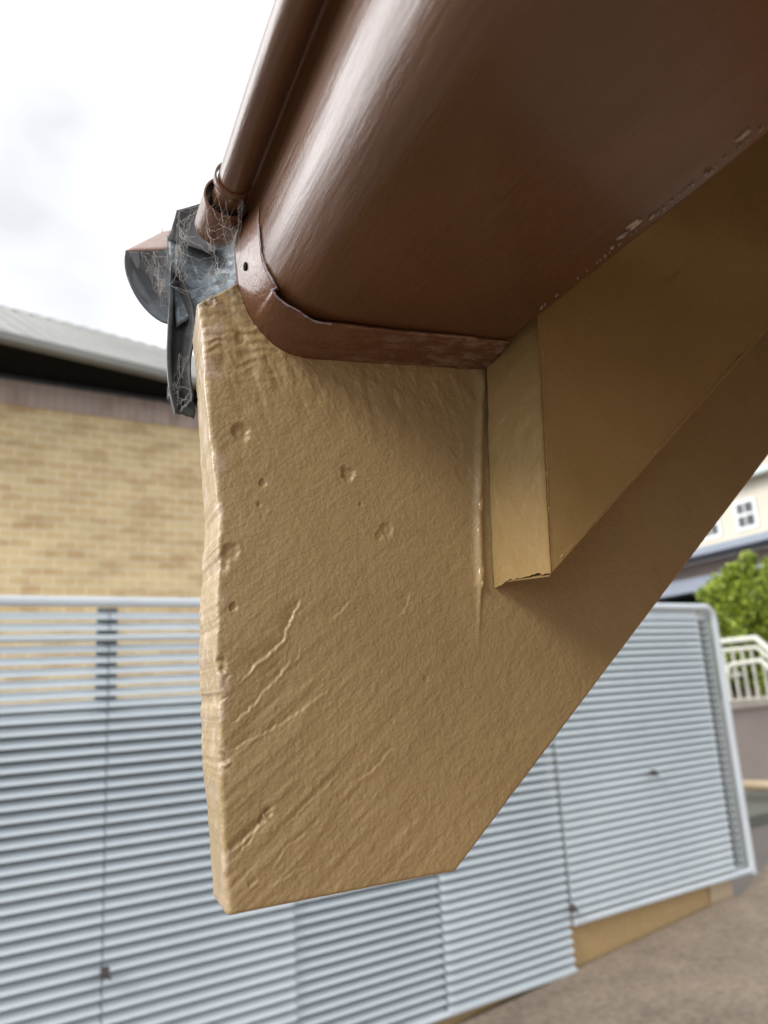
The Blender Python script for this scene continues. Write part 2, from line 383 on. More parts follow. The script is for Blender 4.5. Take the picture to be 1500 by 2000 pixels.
# ---------------------------------------------------------------- the rafter
def make_rafter():
    fr = Frame('rafter', (.07, .3625, H - .085))
    # columns: fine near the cut end, coarse up the slope
    us = [0.0]
    while us[-1] < .30: us.append(us[-1] + (.00046 if us[-1] < .15 else .0008))
    while us[-1] < 1.1: us.append(us[-1] + min(.03, (us[-1] - .29) * .12 + .001))
    us = np.array(us); nv = 570
    vsl = np.linspace(0, 1, nv)
    zk = np.array([-.086, -.028, .037, .060, .083, .130, .174, .186]); xk = np.array([.0725, .0700, .0690, .0700, .0705, .0660, .0630, .0615])
    def xleft(z): return np.interp(z, zk, xk)
    X = np.zeros((len(us), nv)); Z = np.zeros_like(X)
    for i, u in enumerate(us):
        x = .0705 + u
        zl = -.0855 + .0022 * min(1, u / .1) if x < .176 else -.0833 + .861 * (x - .178) * (1 if x > .178 else 0)
        # top
        xt = x
        zu = np.interp(xt, [.0705, .088, .098, .2, .22], [.1865, .2035, .200, .200, .300]) if xt < .22 else .300 + .861 * (xt - .22)
        z = zl + (zu - zl) * vsl
        dec = math.exp(-u / .02)
        X[i] = x + (xleft(z) - .0705) * dec; Z[i] = z
    # wobble of the outline
    z0 = Z[0]
    wob = (vnoise(z0 * 60, z0 * 0 + 3, 11, 5, .55)) * .0016 + np.clip(vnoise(z0 * 160, z0 * 0 + 8, 12, 3), 0, 1) * .0022
    dec = np.exp(-us / .006)[:, None]
    X += wob[None, :] * dec
    # distance to the outline for the rounded arris
    dl = us[:, None] + 0 * Z; dbm = np.abs(Z - Z[:, :1])
    slope = np.where(X[:, :1] > .178, math.cos(math.atan(.861)), 1.0); dbm = dbm * slope
    dtop = np.abs(Z[:, -1:] - Z)
    r = .0018 + .0030 * (vnoise(Z * 90, X * 0 + 1, 5, 3) + .05)
    r = np.clip(r, .0010, .005)
    Y = np.full_like(X, 0.)
    for d, rr in ((dl, r), (dbm, .0016), (dtop, .002)):
        q = np.clip(1 - d / rr, 0, 1); Y += rr * (1 - np.sqrt(np.clip(1 - q * q, 0, 1)))
    # grain, raised and torn, strongest at the lower left
    ca, sa = math.cos(math.radians(39)), math.sin(math.radians(39))
    A = X * ca + Z * sa; B = -X * sa + Z * ca
    near = np.clip(1.25 - (X - .07) / .10, 0.12, 1) * np.clip((.075 - Z) / .09, 0.10, 1)
    g = vnoise(A * 26, B * 230, 21, 4, .55)
    g2 = vnoise(A * 12, B * 75, 22, 3, .5)
    st = np.tanh(g2 * 26) * .5
    Y += -near * (g * .0010 + st * .00010)
    Y += -vnoise(X * 55, Z * 55, 31, 4, .5) * .0005
    Y += -vnoise(X * 9, Z * 9, 33, 2, .5) * .0018
    Y += -vnoise(X * 330, Z * 330, 34, 3, .6) * .00028
    # brushed thick paint near the gutter
    topz = np.clip((Z - .118) / .035, 0, 1) * np.clip((.24 - X) / .03, 0, 1)
    Y += -topz * (np.tanh(vnoise(X * 130 + Z * 60, Z * 45 - X * 50, 41, 3) * 5) * .0006)
    # furrows of the saw across the top tongue
    tong = np.clip((.105 - X) / .012, 0, 1) * np.clip((Z - .145) / .02, 0, 1)
    Y += tong * (np.sin((Z - .25 * X) * 1150 + vnoise(X * 60, Z * 60, 43, 3) * 16) * (.00022 + .0006 * vnoise(X * 50, Z * 50, 44, 2)))
    # cracks: the paint steps down on their upper left side
    cracks = [([(588, 1168), (572, 1200), (556, 1236), (552, 1252), (536, 1268), (512, 1288), (496, 1300), (478, 1322), (460, 1345)], .0016),
              ([(565, 1288), (548, 1318), (520, 1345), (508, 1358), (500, 1372), (478, 1392), (452, 1412)], .0016),
              ([(585, 1262), (583, 1282), (572, 1292)], .0006), ([(683, 1172), (664, 1196), (652, 1208), (640, 1212)], .0009),
              ([(772, 1455), (735, 1495), (694, 1532)], .00055), ([(645, 1345), (610, 1370), (570, 1400), (500, 1440), (425, 1478)], .0008),
              ([(662, 1512), (600, 1570), (560, 1612)], .0006), ([(800, 1160), (788, 1196), (776, 1204)], .0006),
              ([(540, 1572), (514, 1594), (508, 1612), (478, 1640), (450, 1662)], .0026), ([(510, 1600), (490, 1640), (470, 1662)], .0010),
              ([(600, 1628), (560, 1652), (535, 1690)], .0007), ([(425, 1492), (440, 1500), (452, 1490)], .0014),
              ([(436, 1300), (452, 1318), (440, 1335)], .0010), ([(505, 1720), (486, 1732)], .001), ([(820, 1600), (770, 1640)], .0004),
              ([(600, 1690), (520, 1735)], .0005), ([(444, 1362), (428, 1372)], .0014)]
    for pts, dep in cracks:
        P_ = [fp(*p) for p in pts]
        P_ = roughen(P_, len(P_) * 7 + int(pts[0][0]))
        d, s, t = seg_field(X, Z, P_)
        env = np.clip(np.minimum(t, 1 - t) * 6, 0, 1) ** .5
        jag = .0006 * vnoise(X * 400, Z * 400, 51, 2)
        dd = d * s + jag
        # the paint skin has torn: recessed on the upper left, a crisp step up to the lower right
        sd_ = d * s + jag * .6
        env = env * np.clip(.75 + 1.1 * vnoise(X * 150, Z * 150, 57, 2), .15, 1.2)
        Y += env * dep * .75 * np.exp(-d / .0028) / (1 + np.exp(np.clip(sd_ / .00010, -60, 60)))
        Y -= env * dep * .15 * np.exp(-((sd_ - .0007) / .0006) ** 2)
    for (x, y, rad, dep) in ((470, 846, 13, .0019), (679, 926, 12, .0016), (513, 943, 6, .0013), (455, 1185, 6, .0016), (755, 1034, 11, .001),
                             (452, 1078, 12, .0013), (740, 1046, 7, .0008), (506, 985, 4, .001), (704, 985, 2.6, .001), (893, 880, 12, .0006), (905, 925, 14, .0005), (832, 1326, 5, .0006),
                             (524, 1588, 6, .0016), (512, 1602, 5, .0018), (436, 1482, 8, .002), (430, 1300, 10, .0022), (432, 1100, 13, .0016), (470, 660, 9, .0008), (410, 590, 8, .0022), (396, 1010, 9, .002)):
        cx, cz = fp(x, y); r0 = rad * .34 / 1500 * 1.12
        ang = np.arctan2(Z - cz, X - cx); rr = r0 * (1 + .05 * np.sin(3 * ang + x) + .5 * vnoise(np.cos(ang) * 2 + x, np.sin(ang) * 2 + y, 55, 2))
        d = np.hypot(X - cx, (Z - cz) * .85) / rr
        Y += dep * .9 * (1 / (1 + np.exp(np.clip((d - 1) * 6, -50, 50)))) * (1 - .35 * np.clip(1 - d, 0, 1)) - dep * .08 * np.exp(-((d - 1.3) / .3) ** 2)
    # run of sealant and paint beside the cleat
    P_ = [fp(*p) for p in ((941, 735), (938, 800), (936, 900), (934, 1000), (936, 1080), (938, 1140))]
    d, s, t = seg_field(X, Z, P_)
    Y -= (.0016 + .0008 * t + .0009 * vnoise(Z * 120, Z * 0, 61, 3)) * np.exp(-(d / .0024) ** 2)
    P_ = [fp(*p) for p in ((938, 1140), (936, 1190), (933, 1275))]
    d, s, t = seg_field(X, Z, P_); Y -= .0011 * (1 - t) * np.exp(-(d / .0013) ** 2)
    n, m = X.shape
    mb = MB(); V = np.stack([X, FY + Y, Z + H], -1).reshape(-1, 3)
    idx = np.arange(n * m).reshape(n, m)
    a, b, c, d_ = idx[:-1, :-1].ravel(), idx[1:, :-1].ravel(), idx[1:, 1:].ravel(), idx[:-1, 1:].ravel()
    faces = np.stack([a, b, c, d_], -1)
    verts = [V]; k = len(V)
    ring = list(idx[:, 0]) + list(idx[-1, 1:]) + list(idx[-2::-1, -1]) + list(idx[0, -2:0:-1])
    # sides: several rows back to the far face
    RV = V[ring]; depth = .0455; rows = 34; prev = np.array(ring); nr = len(ring)
    cx = RV.mean(0); fl = []
    for q in range(1, rows + 1):
        y = q / rows * depth; W = RV.copy(); W[:, 1] = np.maximum(RV[:, 1], FY + 0) * (1 - q / rows) + (FY + depth) * (q / rows)
        zz = W[:, 2] * 1; xx = W[:, 0]
        nn = vnoise(W[:, 2] * 130 + W[:, 0] * 80, W[:, 1] * 180, 71, 4, .6) * .0006 + vnoise(W[:, 2] * 40, W[:, 1] * 60, 72, 2) * .0009
        left = np.exp(-np.clip(xx - .0705, 0, 1) / .004)
        e = min(q / 3., (rows - q) / 4., 1.)
        W[:, 0] -= left * nn * e
        zl_ = RV[:, 2] - H; W[:, 0] += left * (q / rows) * (.0050 * np.clip((zl_ - .06) / .08, 0, 1) + .0042 * np.clip((-.02 - zl_) / .06, 0, 1))
        if q > rows - 4: W[:, 0] += left * .0022 * (1 - math.sqrt(max(0, 1 - ((q - rows + 4) / 4) ** 2)))
        cur = k + np.arange(nr); verts.append(W); k += nr
        fl.append(np.stack([prev, cur, np.roll(cur, -1), np.roll(prev, -1)], -1)); prev = cur
    verts = np.concatenate(verts); faces = np.concatenate([faces] + fl)
    me = bpy.data.meshes.new('timber'); verts = verts - fr.base
    nb = len(verts); nf = len(faces)
    me.vertices.add(nb); me.vertices.foreach_set('co', verts.ravel())
    loops = np.concatenate([faces.ravel(), prev[::-1]])
    me.loops.add(len(loops)); me.loops.foreach_set('vertex_index', loops)
    me.polygons.add(nf + 1)
    me.polygons.foreach_set('loop_start', np.concatenate([np.arange(nf) * 4, [nf * 4]]))
    me.polygons.foreach_set('loop_total', np.concatenate([np.full(nf, 4), [nr]]))
    me.polygons.foreach_set('use_smooth', [True] * nf + [False])
    me.materials.append(M_tan); me.update(calc_edges=True); me.validate()
    o = bpy.data.objects.new('rafter', me)
    bpy.data.objects.remove(fr.root)
    COL.objects.link(o); o.location = fr.base
    return tag(o, 'thick tan painted timber rafter end with cracks and dents, cut square below the gutter', 'rafter')
rafter = make_rafter()
M_gloss = tan_paint('glossy_tan_sealant', (.42, .30, .15), .25, .1, .12)
for r_ in [n_ for n_ in M_gloss.node_tree.nodes if n_.type == 'VALTORGB'][-1:]:
    r_.color_ramp.elements[0].color = (.06, .06, .06, 1); r_.color_ramp.elements[1].color = (.16, .16, .16, 1)
mb = MB(); pts = []; rad = []
for k in range(60):
    t = k / 59; p = atY(938.5 + 2 * math.sin(t * 9) - 2 * t, 905 + 236 * t, .3392 + .0004 * math.sin(t * 31)); pts.append(p - np.array(rafter.location)); rad.append(.0011 + .0007 * t + .0004 * math.sin(t * 23))
mb.tube(pts, rad, 10); mb.build('sealant_run', M_gloss, rafter)

# ---------------------------------------------------------------- the cleat nailed to the rafter's side
def make_cleat():
    n_, m_ = 60, 150
    mb = MB()
    nb, ntp, fb, ftp = (.2225, .052), (.2335, .216), (.2122, .0505), (.2215, .216)   # near and far edges of the cut end (x, z)
    yn, yf = .3035, .3392
    # end face as a grid
    rows = []
    for i in range(n_):
        a = i / (n_ - 1); row = []
        for j in range(m_):
            t = j / (m_ - 1)
            x = (1 - a) * (fb[0] + (ftp[0] - fb[0]) * t) + a * (nb[0] + (ntp[0] - nb[0]) * t)
            z = (1 - a) * (fb[1] + (ftp[1] - fb[1]) * t) + a * (nb[1] + (ntp[1] - nb[1]) * t)
            row.append((x, yf - .0024 * min(1, max(0, t - .30) * 3) * (1 - a) + (yn - yf) * a, z))
        rows.append(row)
    R = np.array(rows)
    A, Zr = R[:, :, 1], R[:, :, 2]
    bulge = vnoise(A * 120, Zr * 90, 81, 4) * .0011 + vnoise(A * 500, Zr * 420, 82, 2) * .0003
    edge = np.linspace(0, 1, n_)[:, None] * np.ones((1, m_))
    lip = np.exp(-((1 - edge) / .02)) * (.0006 + .0011 * vnoise(Zr * 220, Zr * 0, 83, 3))
    R[:, :, 0] -= bulge + lip
    R[:, :, 1] -= lip * 1.2
    # ragged bottom
    bot = np.exp(-np.linspace(0, 1, m_) / .008)[None, :]
    R[:, :, 2] += bot * (vnoise(edge * 9, edge * 0, 84, 3) * .004 - .001)
    idx = np.arange(n_ * m_).reshape(n_, m_)
    V = list(R.reshape(-1, 3)); F = [(idx[i, j], idx[i + 1, j], idx[i + 1, j + 1], idx[i, j + 1]) for i in range(n_ - 1) for j in range(m_ - 1)]
    mb.add(V, F, True)
    # side face, grid up the slope
    def grid(y, x0, z0s, nx, side):
        V = []; 
        for i in range(nx):
            u = (i / (nx - 1)) ** 1.6 * .80
            for j in range(m_):
                p = side[j]; t = j / (m_ - 1)
                V.append((p[0] + u, p[1] if i == 0 else y + (0), p[2] + .845 * u))
        return V
    side = R[-1]; nx = 120
    V = np.array(grid(yn, 0, 0, nx, side)).reshape(nx, m_, 3)
    V[:, :, 2] += np.exp(-np.linspace(0, 1, m_) / .02)[None, :] * vnoise(V[:, :, 0] * 140, V[:, :, 0] * 0 + 2, 86, 4) * .0011
    nz_ = vnoise(V[:, :, 0] * 30, V[:, :, 2] * 30, 85, 3) * .0012
    V[1:, :, 1] += nz_[1:]
    # soft paint ridge along the lower arris
    idx = np.arange(nx * m_).reshape(nx, m_)
    mb.add(V.reshape(-1, 3), [(idx[i, j], idx[i + 1, j], idx[i + 1, j + 1], idx[i, j + 1]) for i in range(nx - 1) for j in range(m_ - 1)], True)
    # underside strip
    und = []
    for i in range(nx):
        p = V[i, 0]; u = (i / (nx - 1)) ** 1.6 * .80
        q = (fb[0] + u, yf, fb[1] + .845 * u)
        und.append([p, (p[0], p[1] + .0016, p[2] - .0012), q])
    U = np.array(und); idx = np.arange(nx * 3).reshape(nx, 3)
    mb.add(U.reshape(-1, 3), [(idx[i, j], idx[i + 1, j], idx[i + 1, j + 1], idx[i, j + 1]) for i in range(nx - 1) for j in range(2)], True)
    base = (.2225, .32, .052)
    mb.v = [(x - base[0], y - base[1], z - base[2]) for x, y, z in mb.v]
    o = mb.build('timber_cleat', M_tan2, None, (base[0], base[1], base[2] + H), recalc=True)
    return tag(o, 'smooth tan board with a plumb cut end nailed to the rafter behind the gutter', 'board')
cleat = make_cleat()
def ridge(p0, p1, n, r, seed):
    q = np.random.RandomState(seed); mb = MB(); pts = []; rad = []
    for k in range(n):
        t = k / (n - 1); p = np.array(p0) * (1 - t) + np.array(p1) * t
        pts.append(p + (q.rand(3) - .5) * .0005 - np.array(cleat.location) + np.array([0, 0, H])); rad.append(r * (.45 + .9 * q.rand() ** 2))
    mb.tube(pts, rad, 6); mb.build('paint_ridge', M_gloss, cleat)
def scratch(x0, y0, x1, y1, r, seed):
    a_, b_ = atY(x0, y0, .3036), atY(x1, y1, .3036); a_[2] -= H; b_[2] -= H; ridge(a_, b_, 40, r, seed)
for k_, q_ in enumerate(((1290, 560, 1365, 490, .00022), (1272, 592, 1340, 520, .00018), (1085, 700, 1098, 672, .0004), (1092, 655, 1103, 668, .0003), (1235, 715, 1250, 700, .0003), (1330, 715, 1338, 690, .0002), (1180, 640, 1225, 606, .00018))): scratch(*q_, 20 + k_)
ridge((.2226, .3036, .0535), (.2330, .3036, .170), 70, .00055, 3)
ridge((.2225, .3036, .0522), (.60, .3036, .3712), 200, .00050, 4)

# ---------------------------------------------------------------- gutter
def smooth_path(pts, n=8):
    """Catmull-Rom"""
    P_ = [np.array(p, float) for p in pts]; P_ = [2 * P_[0] - P_[1]] + P_ + [2 * P_[-1] - P_[-2]]; out = []
    for i in range(1, len(P_) - 2):
        for k in range(n):
            t = k / n; a, b, c, d = P_[i - 1:i + 3]
            out.append(.5 * ((2 * b) + (c - a) * t + (2 * a - 5 * b + 4 * c - d) * t * t + (3 * b - a - 3 * c + d) * t ** 3))
    out.append(P_[-2]); return out
# outer skin, mm: up the back, along the bottom, round the front corner, up the front, over the rolled bead
prof = [(.2225, .250), (.2225, .215), (.2225, .184), (.2205, .1775), (.212, .1765), (.190, .1755), (.160, .1742), (.135, .1728), (.118, .1724), (.106, .1745), (.0975, .1795), (.0912, .1868), (.0872, .196), (.0856, .208), (.0855, .220), (.0850, .2300), (.0825, .2365)]
path = smooth_path(prof, 6)
def bead(cx, cz, r, a0, a1, n=22):
    return [np.array([cx + r * math.cos(math.radians(a0 + (a1 - a0) * i / n)), cz + r * math.sin(math.radians(a0 + (a1 - a0) * i / n))]) for i in range(n + 1)]
path = path[:-1] + bead(.0740, .2385, .0080, -18, -352)
def extrude_sheet(path, ys, th, wav=.0):
    rows = []
    for y in ys:
        rows.append([(p[0] + (wav * (vnoise(np.array([y * 9.]), np.array([i * .12]), 91, 2)[0])), y, p[1] + H + wav * vnoise(np.array([y * 7.]), np.array([i * .1 + 40]), 92, 2)[0]) for i, p in enumerate(path)])
    return MB().sheet(rows, th)
fg = Frame('gutter', (.15, -.15, H + .18))
ys = list(np.linspace(.3370, -.45, 72))
g = fg.part(extrude_sheet(path, ys, -.0008, .0012), 'channel', M_brown)
# joiner strap: a wider band wrapped round the gutter where it meets the rafter
sp = [(.2205, .1700), (.205, .1690), (.188, .1681), (.158, .1664), (.1266, .1646), (.112, .1640), (.1045, .1656), (.0975, .1695), (.0905, .1765), (.0852, .1855), (.0818, .1955), (.0802, .206), (.0798, .216), (.0806, .225), (.0830, .235), (.0868, .2445)]
sp = smooth_path(sp, 6)
rows = []; nrow = 14
for k in range(nrow):
    a = k / (nrow - 1)
    rr = []
    m = len(sp)
    for i, p in enumerate(sp):
        t = i / (m - 1)
        # the near edge: narrow at the pointed tip and again at the back corner
        wdt = .030 * min(1, max(.02, (1 - t) * 9.0)) * (1.0 if t > .5 else .86 + .28 * t)
        y1 = .3402 + .0006 * math.sin(t * 40); y0 = y1 - wdt
        q = np.array(p) * 1.0
        # flares very slightly outwards at the far edge, lies on the gutter at the near edge
        on = np.array([q[0] + (.0047 if t > .25 else .002 + .0027 * t * 4) * (1 - a) * (1 if q[1] > .18 else .3), q[1] + .0058 * (1 - a) * (1 if q[0] > .1 else max(0, (q[0] - .08) / .02))])
        rr.append((on[0], y0 + (y1 - y0) * a, on[1] + H))
    rows.append(rr)
st = fg.part(MB().sheet(rows, .0009), 'joiner_strap', M_brown2)
M_seal = mottled('dried_lilac_sealant', (.20, .17, .20), (.34, .30, .36), 90, 500, .5, .0004)
pts = [np.array(rows[0][i]) + np.array([-.0002, -.0006, -.0003]) + (rng.rand(3) - .5) * .0005 for i in range(int(.30 * len(sp)), int(.80 * len(sp)))]
fg.part(MB().tube(pts, [.00018 + .0005 * rng.rand() for _ in pts], 6), 'dried_sealant', M_seal)
# thickness of the strap folded to the rafter and to the back: the dusty underside lip
# strap's bead sleeve below the gutter's own bead
bs = []
for y in np.linspace(.3265, .3520, 8):
    bs.append([(p[0], y, p[1] + H) for p in bead(.0735, .2375, .0103, 60, -299, 30)])
fg.part(MB().sheet(bs, -.0008), 'bead_sleeve', M_brown2)
fg.part(MB().tube([(.0738, .3372, H + .2383), (.0738, .3516, H + .2378)], .0076, 24), 'bead_core', M_brown2)
bc = []
for y in np.linspace(.3125, .3165, 3):
    bc.append([(p[0], y, p[1] + H) for p in bead(.0738, .2385, .0090, 20, 340, 30)])
fg.part(MB().sheet(bc, -.0008), 'bead_ring', M_brown2)
# rivet hole in the strap: a black plug painted as the shade inside it
hx = atY(482, 521, .3285)
mbh = MB()
ringp = []
for k in range(18):
    q = 2 * math.pi * k / 18
    ringp.append((math.cos(q), math.sin(q)))
c0 = hx
mbh.tube([c0 + np.array([-.0011, -.0002, -.0001]), c0 + np.array([.0012, 0, 0])], .0021, 16)
fg.part(mbh, 'rivet_hole_shade', M_gap)
# chipped flakes of old paint along the back corner of the gutter
M_flake = mottled('dry_chalky_flake', (.34, .26, .20), (.5, .42, .34), 60, 300)
for (x, y, w_, ys_) in ((1240, 432, 20, 0), (1215, 457, 12, 0), (1450, 262, 16, 0), (1275, 418, 8, 0), (1195, 480, 6, 0), (1385, 335, 6, 0)) + tuple((1040 + q * 455, 612 - q * 372 + 0, 1.2 + 3.2 * w_ ** 3, 0) for q, w_ in rng.rand(46, 2)):
    d = ray(x, y); tt = .1772 / d[2]; p = d * tt   # on the gutter's bottom plane
    p[2] += H
    mb = MB(); nn = 11; vs = []
    r0 = w_ * tt * 1500 / 1500 * 1.0
    for k in range(nn):
        q = 2 * math.pi * k / nn; rr = r0 * (.35 + 1.1 * random.random())
        vs.append((min(p[0] + rr * math.cos(q) * .35, .2235), p[1] + rr * math.sin(q) * 1.0, p[2] - .0012 - .0004 * random.random()))
    n0 = len(vs); vs += [(a, b, c + .0016) for a, b, c in vs]
    mb.add(vs, [tuple(range(n0)), tuple(range(n0, 2 * n0))[::-1]] + [(i, (i + 1) % n0, n0 + (i + 1) % n0, n0 + i) for i in range(n0)])
    fg.part(mb, 'paint_flake', M_flake)
tag(fg.root, 'brown painted metal gutter overhead with rolled bead and joiner strap', 'gutter')

# ---------------------------------------------------------------- cut galvanised gutter end beyond the rafter
fe = Frame('cut_gutter_end', (.060, .41, H + .15))
def Q(x, y, Y): return atY(x, y, Y)
def quad_sheet(a, b, c, d, n=14, th=.0008, bend=0., axis=1, jag=0.):
    rows = []
    for i in range(n):
        u = i / (n - 1); row = []
        for j in range(n):
            v_ = j / (n - 1)
            p = (1 - u) * ((1 - v_) * a + v_ * b) + u * ((1 - v_) * d + v_ * c)
            p = p.copy(); p[axis] += bend * math.sin(math.pi * u) * math.sin(math.pi * v_)
            row.append(p)
        rows.append(row)
    R = np.array(rows); R += (rng.rand(*R.shape) - .5) * jag
    return MB().sheet(R, th)
# web plate, shaded part behind the beads and bright spangled part by the rafter tongue
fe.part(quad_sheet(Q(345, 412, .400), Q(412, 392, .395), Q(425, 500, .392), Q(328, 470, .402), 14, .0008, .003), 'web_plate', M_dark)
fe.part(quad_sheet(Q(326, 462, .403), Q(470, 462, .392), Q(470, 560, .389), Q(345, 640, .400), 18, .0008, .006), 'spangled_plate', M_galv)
# rolled lip: half tube whose open side looks at the lens
rows = []
pts = smooth_path([(245, 489), (243, 510), (246, 535), (256, 562), (270, 587), (288, 609), (306, 624), (322, 632), (338, 634)], 4)
for i in range(10):
    t = i / 9; row = []
    for p in pts:
        q = p + (np.array([338, 489]) - p) * (.62 * t ** 1.5)
        q[1] = min(q[1], p[1])
        row.append(atY(q[0], q[1], .402 + .034 * t ** .7))
    rows.append(row)
fe.part(MB().sheet(rows, -.0008), 'rolled_lip', M_galvd)
# flat back of the roll
last = rows[-1]; cc = np.mean(np.array(last), axis=0)
mb = MB(); top = [(p[0], p[1] + .0004, p[2]) for p in last] + [tuple(Q(338, 484, last[0][1]))]
mb.add(top + [(a, b + .0008, c) for a, b, c in top], [tuple(range(len(top))), tuple(range(len(top), 2 * len(top)))[::-1]] + [(i, (i + 1) % len(top), len(top) + (i + 1) % len(top), len(top) + i) for i in range(len(top))])
fe.part(mb, 'roll_end', M_galvd)
fe.part(quad_sheet(Q(245, 489, .402), Q(330, 486, .402), Q(333, 449, .428), Q(318, 452, .428), 8, .0008, 0), 'top_flange', brown_paint('weathered_red_brown_sheet', (.30, .20, .165), (1, 1, 1), .45))
# hanging strip folded like a narrow channel
ctr_l = [(337, 512), (334, 560), (331, 620), (328, 690), (330, 740), (336, 780), (344, 808)]
ctr_r = [(350, 520), (375, 585), (384, 640), (374, 700), (374, 740), (378, 770), (376, 786)]
rows = []
for (a, b) in zip(smooth_path(ctr_l, 5), smooth_path(ctr_r, 5)):
    p0 = atY(a[0], a[1], .398); p2 = atY(b[0], b[1], .392); pm = (p0 + p2) / 2 + np.array([0, .018, 0])
    row = []
    for k in range(9):
        t = k / 8; row.append((1 - t) ** 2 * p0 + 2 * t * (1 - t) * pm + t * t * p2)
    rows.append(row)
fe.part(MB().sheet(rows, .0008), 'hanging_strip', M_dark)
rows = []
for (a) in smooth_path(ctr_l, 5):
    p0 = atY(a[0], a[1], .397); row = []
    for k in range(4):
        t = k / 3; w_ = .0024 * min(1, (a[1] - 505) / 60)
        row.append((p0[0] - .0008 + w_ * t, p0[1] - .001 * (1 - t) - .0005, p0[2]))
    rows.append(row)
fe.part(MB().sheet(rows, -.0006), 'strip_hem', M_galvd)
fe.part(quad_sheet(Q(346, 806, .400), Q(374, 778, .396), Q(382, 800, .398), Q(379, 818, .400), 8, .0008, 0, 1, .0004), 'strip_foot', M_galvd)
tag(fe.root, 'cut end of grey galvanised gutter with rolled lip and hanging strip beyond the rafter', 'gutter end')

# ---------------------------------------------------------------- cobweb
def cobweb(name, label, anchors, nstr, seed, base):
    rs = random.Random(seed); mb = MB()
    nodes = []
    def strand(a, b, sag, r):
        n = 9; pts = []
        for i in range(n):
            t = i / (n - 1); p = a + (b - a) * t
            p = p + np.array([rs.uniform(-1, 1), rs.uniform(-1, 1), rs.uniform(-1, 1)]) * .0011 * math.sin(math.pi * t)
            p[2] -= sag * math.sin(math.pi * t); pts.append(p)
        mb.tube(pts, r, 4, False, False); nodes.extend(pts[1:-1])
    for k in range(nstr):
        if nodes and rs.random() < .66:
            a = nodes[rs.randrange(len(nodes))]
            near = sorted(nodes, key=lambda q: np.linalg.norm(q - a))[4:46]
            b = near[rs.randrange(len(near))] if len(near) > 3 and rs.random() < .8 else anchors[rs.randrange(len(anchors))]
        else:
            a, b = rs.sample(anchors, 2)
        if np.linalg.norm(a - b) > .036: continue
        strand(np.array(a), np.array(b), rs.uniform(-.0005, .0045), rs.choice((.00003, .00004, .00005, .00008)))
    mb.v = [(x - base[0], y - base[1], z - base[2]) for x, y, z in mb.v]
    return tag(mb.build(name, M_web, None, tuple(base), recalc=False), label, 'cobweb')
an = [Q(*p) for p in ((460, 300, .315), (470, 340, .316), (425, 380, .318), (475, 400, .318), (452, 480, .332), (405, 410, .33), (402, 470, .335), (410, 395, .385), (350, 412, .395), (345, 440, .39), (330, 470, .39), (420, 500, .38), (445, 500, .36),
                      (395, 560, .385), (450, 545, .345), (435, 560, .345), (385, 590, .36), (345, 540, .39), (350, 575, .39), (330, 555, .395), (465, 440, .322), (455, 520, .34), (380, 520, .385), (405, 540, .38))]
cobweb('cobweb', 'tangled pale cobweb strung between the gutter bead and the grey metal plate', an, 340, 4, an[7])
an2 = [Q(*p) for p in ((275, 492, .402), (300, 490, .402), (328, 500, .399), (332, 540, .398), (334, 575, .398), (290, 530, .412), (300, 565, .412), (285, 500, .408), (310, 520, .41), (315, 600, .41), (322, 470, .402), (318, 445, .404))]
cobweb('cobweb', 'small cobweb fanned across the open rolled lip of the cut gutter', an2, 130, 9, an2[3])
an3 = [Q(*p) for p in ((345, 770, .397), (372, 760, .393), (350, 690, .40), (372, 690, .393), (332, 770, .398), (346, 805, .398), (374, 785, .395), (329, 745, .398), (360, 650, .405), (362, 740, .402), (355, 720, .404))]
cobweb('cobweb', 'wispy cobweb at the foot of the dark hanging metal strip', an3, 70, 12, an3[0])
an4 = [Q(*p) for p in ((545, 130, .245), (560, 100, .243), (600, 95, .25), (612, 130, .25), (540, 145, .25), (575, 122, .246), (590, 60, .24), (580, 140, .252), (550, 160, .255), (615, 110, .246))]
cobweb('cobweb', 'faint dusty cobweb clinging to the underside of the gutter near its bead', an4, 26, 15, an4[0])

# ---------------------------------------------------------------- roof sheet over the rafter
mb = MB(); rows = []
for i in range(2):
    x = .13 + i * 2.3; row = []
    for k in range(161):
        y = -2.4 + k * (2.88 / 160); row.append((x, y, H + .275 + .861 * (x - .13) + (.012 if (k // 4) % 2 else 0)))
    rows.append(row)
mb.sheet(rows, .001, False); mb.v = [(x - .13, y, z - H - .275) for x, y, z in mb.v]
tag(mb.build('roof_sheet', M_brown2, None, (.13, 0, H + .275)), 'ribbed metal roof sheet over the rafter and gutter', 'roof')

M_bounce = mottled('warm_brown_bounce_wall', (.23, .105, .042), (.29, .14, .058), 3, 30)
mb = MB(); mb.box(0, .1, 0, 2.9, 0, 2.6)  # unseen wall, added for shade and warm bounce on the timber
tag(mb.build('unseen_shade_wall', M_bounce, None, (.57, -2.52, -.2)), 'unseen brown wall added to shade the rafter and bounce warm light', 'wall')

